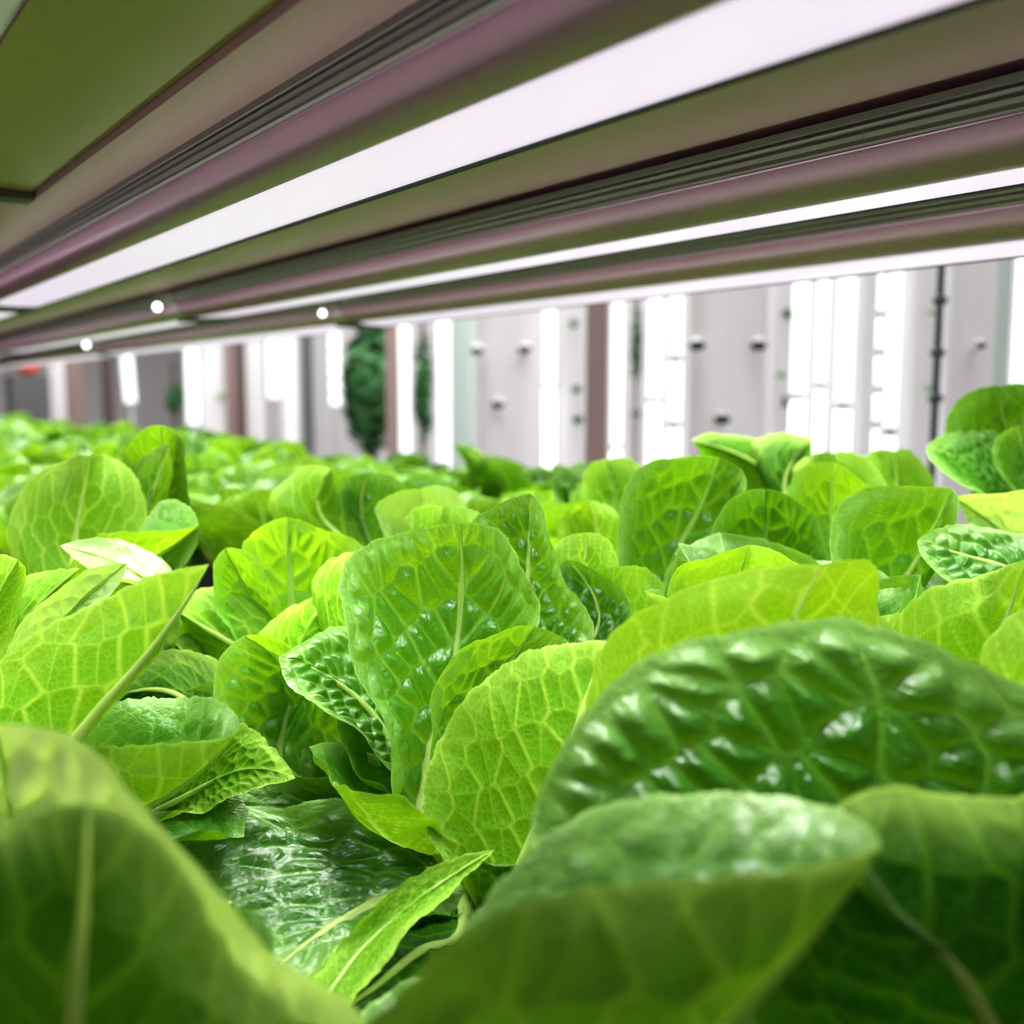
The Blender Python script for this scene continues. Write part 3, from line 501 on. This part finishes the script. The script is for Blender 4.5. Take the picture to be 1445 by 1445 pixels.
def tower(x0,x1,X,label,holes=(),m=None,tufts=()):
    e,P,d,w,off=vbox('grow_tower',x0,x1,X,m or M_tower,label,'grow tower','white grow towers beyond the bed')
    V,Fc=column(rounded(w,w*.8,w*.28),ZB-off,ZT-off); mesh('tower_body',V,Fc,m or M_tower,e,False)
    MB().box(-w*.62,w*.62,-w*.5,w*.5,ZB-off,ZB-off+.05).build('base',M_mach,e)
    for hx,hy in holes:      # planting pockets
        r=w*.075; xx=(hx-(x0+x1)/2)/FPX*d; zz=ray(hx,hy)[2]*d-off
        MB().cyl((xx,-w*.4-.002,zz),(xx,-w*.4-.02,zz+.012),r*.9,r*1.25,n=18,caps=True).build('planting_pocket',M_tower,e,True)
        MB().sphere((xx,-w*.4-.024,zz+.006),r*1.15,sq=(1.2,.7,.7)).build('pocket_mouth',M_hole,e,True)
    for hx,hy,r in tufts:
        xx=(hx-(x0+x1)/2)/FPX*d; zz=ray(hx,hy)[2]*d-off; tuft(e,xx,-w*.4-.02,zz,r/FPX*d,M_fol2 if r<9 else M_fol)
    return e
def leafball(c,r,n,rs):
    V=[];Fc=[]
    for i in range(n):
        a=Vector((rs.gauss(0,1),rs.gauss(0,1),rs.gauss(0,1))).normalized(); p=Vector(c)+Vector((a.x*r[0],a.y*r[1],a.z*r[2]))*rs.uniform(.3,1)
        t=a.orthogonal().normalized(); q=a.cross(t); s=min(r)*rs.uniform(.35,.6); k=rs.uniform(0,6); t,q=t*math.cos(k)+q*math.sin(k),q*math.cos(k)-t*math.sin(k); b=len(V)
        for u,v,w in ((0,-1,0),(.45,-.3,.12),(.4,.4,.12),(0,1,-.1),(-.4,.4,.12),(-.45,-.3,.12)): V.append(p+(t*u+q*v+a*w)*s)
        V.append(p); Fc+=[(b+6,b+j,b+(j+1)%6) for j in range(6)]
    return V,Fc
def tuft(e,x,y,z,r,m):
    V,Fc=leafball((x,y,z),(r,r,r*.8),26,rs); mesh('seedling',V,Fc,m,e)
def tube(x0,x1,X,label,y1=None,y0=None,joint=(),lean=0,bead=False):
    e,P,d,w,off=vbox('tube_light',x0,x1,X,M_tube,label,'tube light','upright tube lights beyond the bed',lean=0)
    r=max(w*.5,.006)*.82
    zl=ZB+.35 if y1 is None else ray((x0+x1)/2,y1)[2]*d; zh=ZT-.1 if y0 is None else ray((x0+x1)/2,y0)[2]*d
    js=sorted([ray((x0+x1)/2,j)[2]*d for j in joint]); cuts=[zl]+js+[zh]
    for i in range(len(cuts)-1):
        a,b_=cuts[i]+.006*(i>0),cuts[i+1]-.006*(i<len(cuts)-2)
        n=1 if not bead else max(1,int((b_-a)/(r*2.4)))
        for k in range(n):
            c0=a+(b_-a)*k/n; c1=a+(b_-a)*(k+1)/n-(0 if n==1 else r*.5)
            MB().cyl((0,0,c0-off),(0,0,c1-off),r,n=16).build('glowing_tube',M_tube,e,True)
    for z in js: MB().cyl((0,0,z-.0065-off),(0,0,z+.0065-off),r*.8,n=12).build('socket',M_cap,e)
    MB().cyl((0,0,ZB-off),(0,0,zl-off),r*.35,n=10).build('stand_rod',M_cap,e)
    MB().cyl((0,0,ZB-off),(0,0,ZB+.012-off),r*1.25,n=20).build('foot_plate',M_mach,e)
    e.rotation_euler[1]=lean
    return e
def post(x0,x1,X,label,m=None,name='post',cat='post'):
    e,P,d,w,off=vbox(name,x0,x1,X,m or M_post,label,cat,'upright posts beyond the bed')
    V,Fc=column(rounded(w,w,w*.08,2),ZB-off,1.99-off); mesh('shaft',V,Fc,m or M_post,e)
    MB().box(-w*.8,w*.8,-w*.8,w*.8,ZB-off,ZB-off+.012).build('foot_plate',M_mach,e); return e
def bush(x0,x1,ya,yb,X,label,m,n=500):
    P,d=foot((x0+x1)/2,X); w=(x1-x0)/FPX*d; e=empty('hanging_plants',(P[0],P[1],ZB)); e.rotation_euler=(0,0,-TH); tag(e,label,'plants','leafy greens growing on the towers')
    zt=ray((x0+x1)/2,ya)[2]*d; zb=ray((x0+x1)/2,yb)[2]*d
    V,Fc=leafball((0,0,(zt+zb)/2-ZB),(w/2,w/2,(zt-zb)/2),n,rs); mesh('foliage',V,Fc,m,e)
    MB().cyl((0,0,0),(0,0,max(zt,.3)-ZB),w*.12,n=12).build('support_column',M_postd,e)
exec(compile('''
tower(70,93,2.4,'faint white tower beside the orange-red spot at the far left')
post(95,113,2.3,'brown post at far left, left one of the narrow pair')
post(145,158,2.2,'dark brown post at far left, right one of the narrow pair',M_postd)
tube(184,204,2.2,'upright tube light farthest left, leaning slightly',y1=568,lean=-.05)
bush(232,258,535,590,2.9,'small dim green plant left of the long tube and white tower',M_fol,120)
tube(260,282,2.4,'bright tube light left of the rough-edged white tower',y1=600)
tower(283,318,2.9,'white tower right against a bright tube at the left of the aisle',tufts=((288,500,7),(316,560,8)))
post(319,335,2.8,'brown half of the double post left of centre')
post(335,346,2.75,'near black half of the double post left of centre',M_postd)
tower(348,374,2.9,'white frosted tower between dark post and third bright tube')
tube(376,396,2.6,'bright tube light between two frosted white towers',y1=562)
tower(397,420,2.8,'white frosted tower with wavy edge right of a bright tube')
post(427,441,3.0,'dark grey upright box in the gap left of the beaded tube',M_mach,'control_box','box')
tube(464,482,2.5,'beaded bright tube light left of the dark green plants',y1=572,bead=True)
bush(484,560,450,640,2.45,'dense dark green plants between beaded tube and brown post',M_fol,700)
post(545,562,2.2,'pinkish brown post between two patches of green plants')
tube(562,580,2.1,'slim bright tube light touching the pinkish brown post')
bush(582,612,455,640,2.4,'dark green plants between two slim bright tubes',M_fol,400)
tube(615,637,2.1,'slim bright tube light right of the green plants')
tower(640,668,2.1,'pale green tower left of the broad white tower',m=M_tower_g)
tower(672,762,1.9,'broad white tower with three pockets behind the bed centre',holes=((675,500),(740,498),(703,573)))
tube(764,786,1.75,'bright tube light right of the broad three-pocket tower',joint=(545,),)
tower(788,824,1.85,'narrow white tower with green seedlings left of the brown post',tufts=((808,458,9),(812,550,9),(815,592,11)))
post(827,857,1.5,'brown post in the middle of the aisle view, widest of the posts')
tube(860,881,1.6,'bright tube light just right of the widest brown post',joint=(632,))
bush(889,906,420,555,1.9,'narrow dark strip of green plants between two bright tubes',M_fol,300)
tower(884,909,2.0,'narrow white tower behind the dark strip of plants',tufts=((896,585,9),))
tube(911,935,1.5,'bright tube light right of the dark plant strip',joint=(565,))
tube(941,964,1.3,'bright tube light left of the broad grey-white tower',joint=(507,600))
tower(968,1078,1.6,'broad grey-white tower with dark pockets right of centre',holes=((972,495),(1055,495),(1008,595)))
tower(1082,1112,1.8,'narrow grey tower with seedlings left of the bright group',tufts=((1105,445,12),(1096,530,8),(1105,567,11)))
tube(1113,1140,1.5,'leftmost wide tube of the bright group of three',joint=(560,))
tube(1149,1167,1.5,'middle tube of the bright group of three',joint=(545,))
tube(1177,1205,1.4,'rightmost wide tube of the bright group of three',joint=(573,))
tower(1210,1230,1.6,'narrow grey tower with a white seam right of the bright group')
tube(1233,1244,1.36,'thin speckled tube light beside a wider bright tube',joint=(445,498,550,600))
tube(1248,1270,1.32,'bright tube light right of the thin speckled one',joint=(610,))
tower(1282,1316,1.5,'flat white tower with faint green sprouts left of the dark hose',tufts=((1298,445,6),(1298,548,7)))
tower(1328,1394,1.45,'broad white tower near the right edge with one grey pocket',holes=((1360,496),))
tower(1396,1419,1.6,'slim grey tower between broad white tower and brightest tube',m=M_tower_g)
tube(1424,1462,1.2,'brightest and widest tube light at the right edge')
tower(1480,1560,1.5,'white tower just past the right edge of the bright tube')
''','bg','exec'))
# dark hose leaning in front of the white towers
P,d=foot(1320,1.35); e=empty('water_hose',(P[0],P[1],ZB)); tag(e,'thin dark hose hanging between two white towers at the right','hose')
MB().cyl((0,0,0),(.004,0,ZT-ZB),.0052*d/1.5).build('hose_tube',M_pipe,e,True)
for hy in (425,498,562):
    z=ray(1322,hy)[2]*d-ZB; MB().sphere((.002,0,z),.011,sq=(1,1,.7)).build('fitting',M_pipe,e,True)
# machine with the orange-red part at the far left
P=atX(38,535,1.9); e=empty('floor_machine',(P[0],P[1],ZB)); tag(e,'grey floor machine with orange-red top at far left end of aisle','machine')
dz=ray(30,545)[2]*depth(P)-ZB
MB().box(-.16,.16,-.15,.15,0,dz+.10).build('machine_body',M_mach,e)
MB().sphere((.0,-.05,dz+.17),.085,sq=(1.2,1,.8)).build('red_cover',M_red,e,True)
# ------------------------------------------------------------------ light in the room
w=bpy.data.worlds.new('world'); SC.world=w; w.use_nodes=True; w.node_tree.nodes['Background'].inputs[0].default_value=(1,.93,.96,1); w.node_tree.nodes['Background'].inputs[1].default_value=.42
def area(name,loc,rot,sx,sy,e,col=(1,1,1)):
    L=bpy.data.lights.new(name,'AREA'); L.shape='RECTANGLE'; L.size=sx; L.size_y=sy; L.energy=e; L.color=col
    o=bpy.data.objects.new(name,L); COL.objects.link(o); o.location=loc; o.rotation_euler=rot; return o
area('aisle_fill',(1.2,1.5,1.9),(0,0,0),0.5,5,58,(.97,1,1))  # unseen fill added to brighten the towers beyond the bed
area('aisle_fill',(2.4,6,1.9),(0,0,0),2,10,380,(.97,1,1))  # second unseen fill, stretched to brighten the far aisle
print('generic plants',ngen,'objects',len(bpy.data.objects))
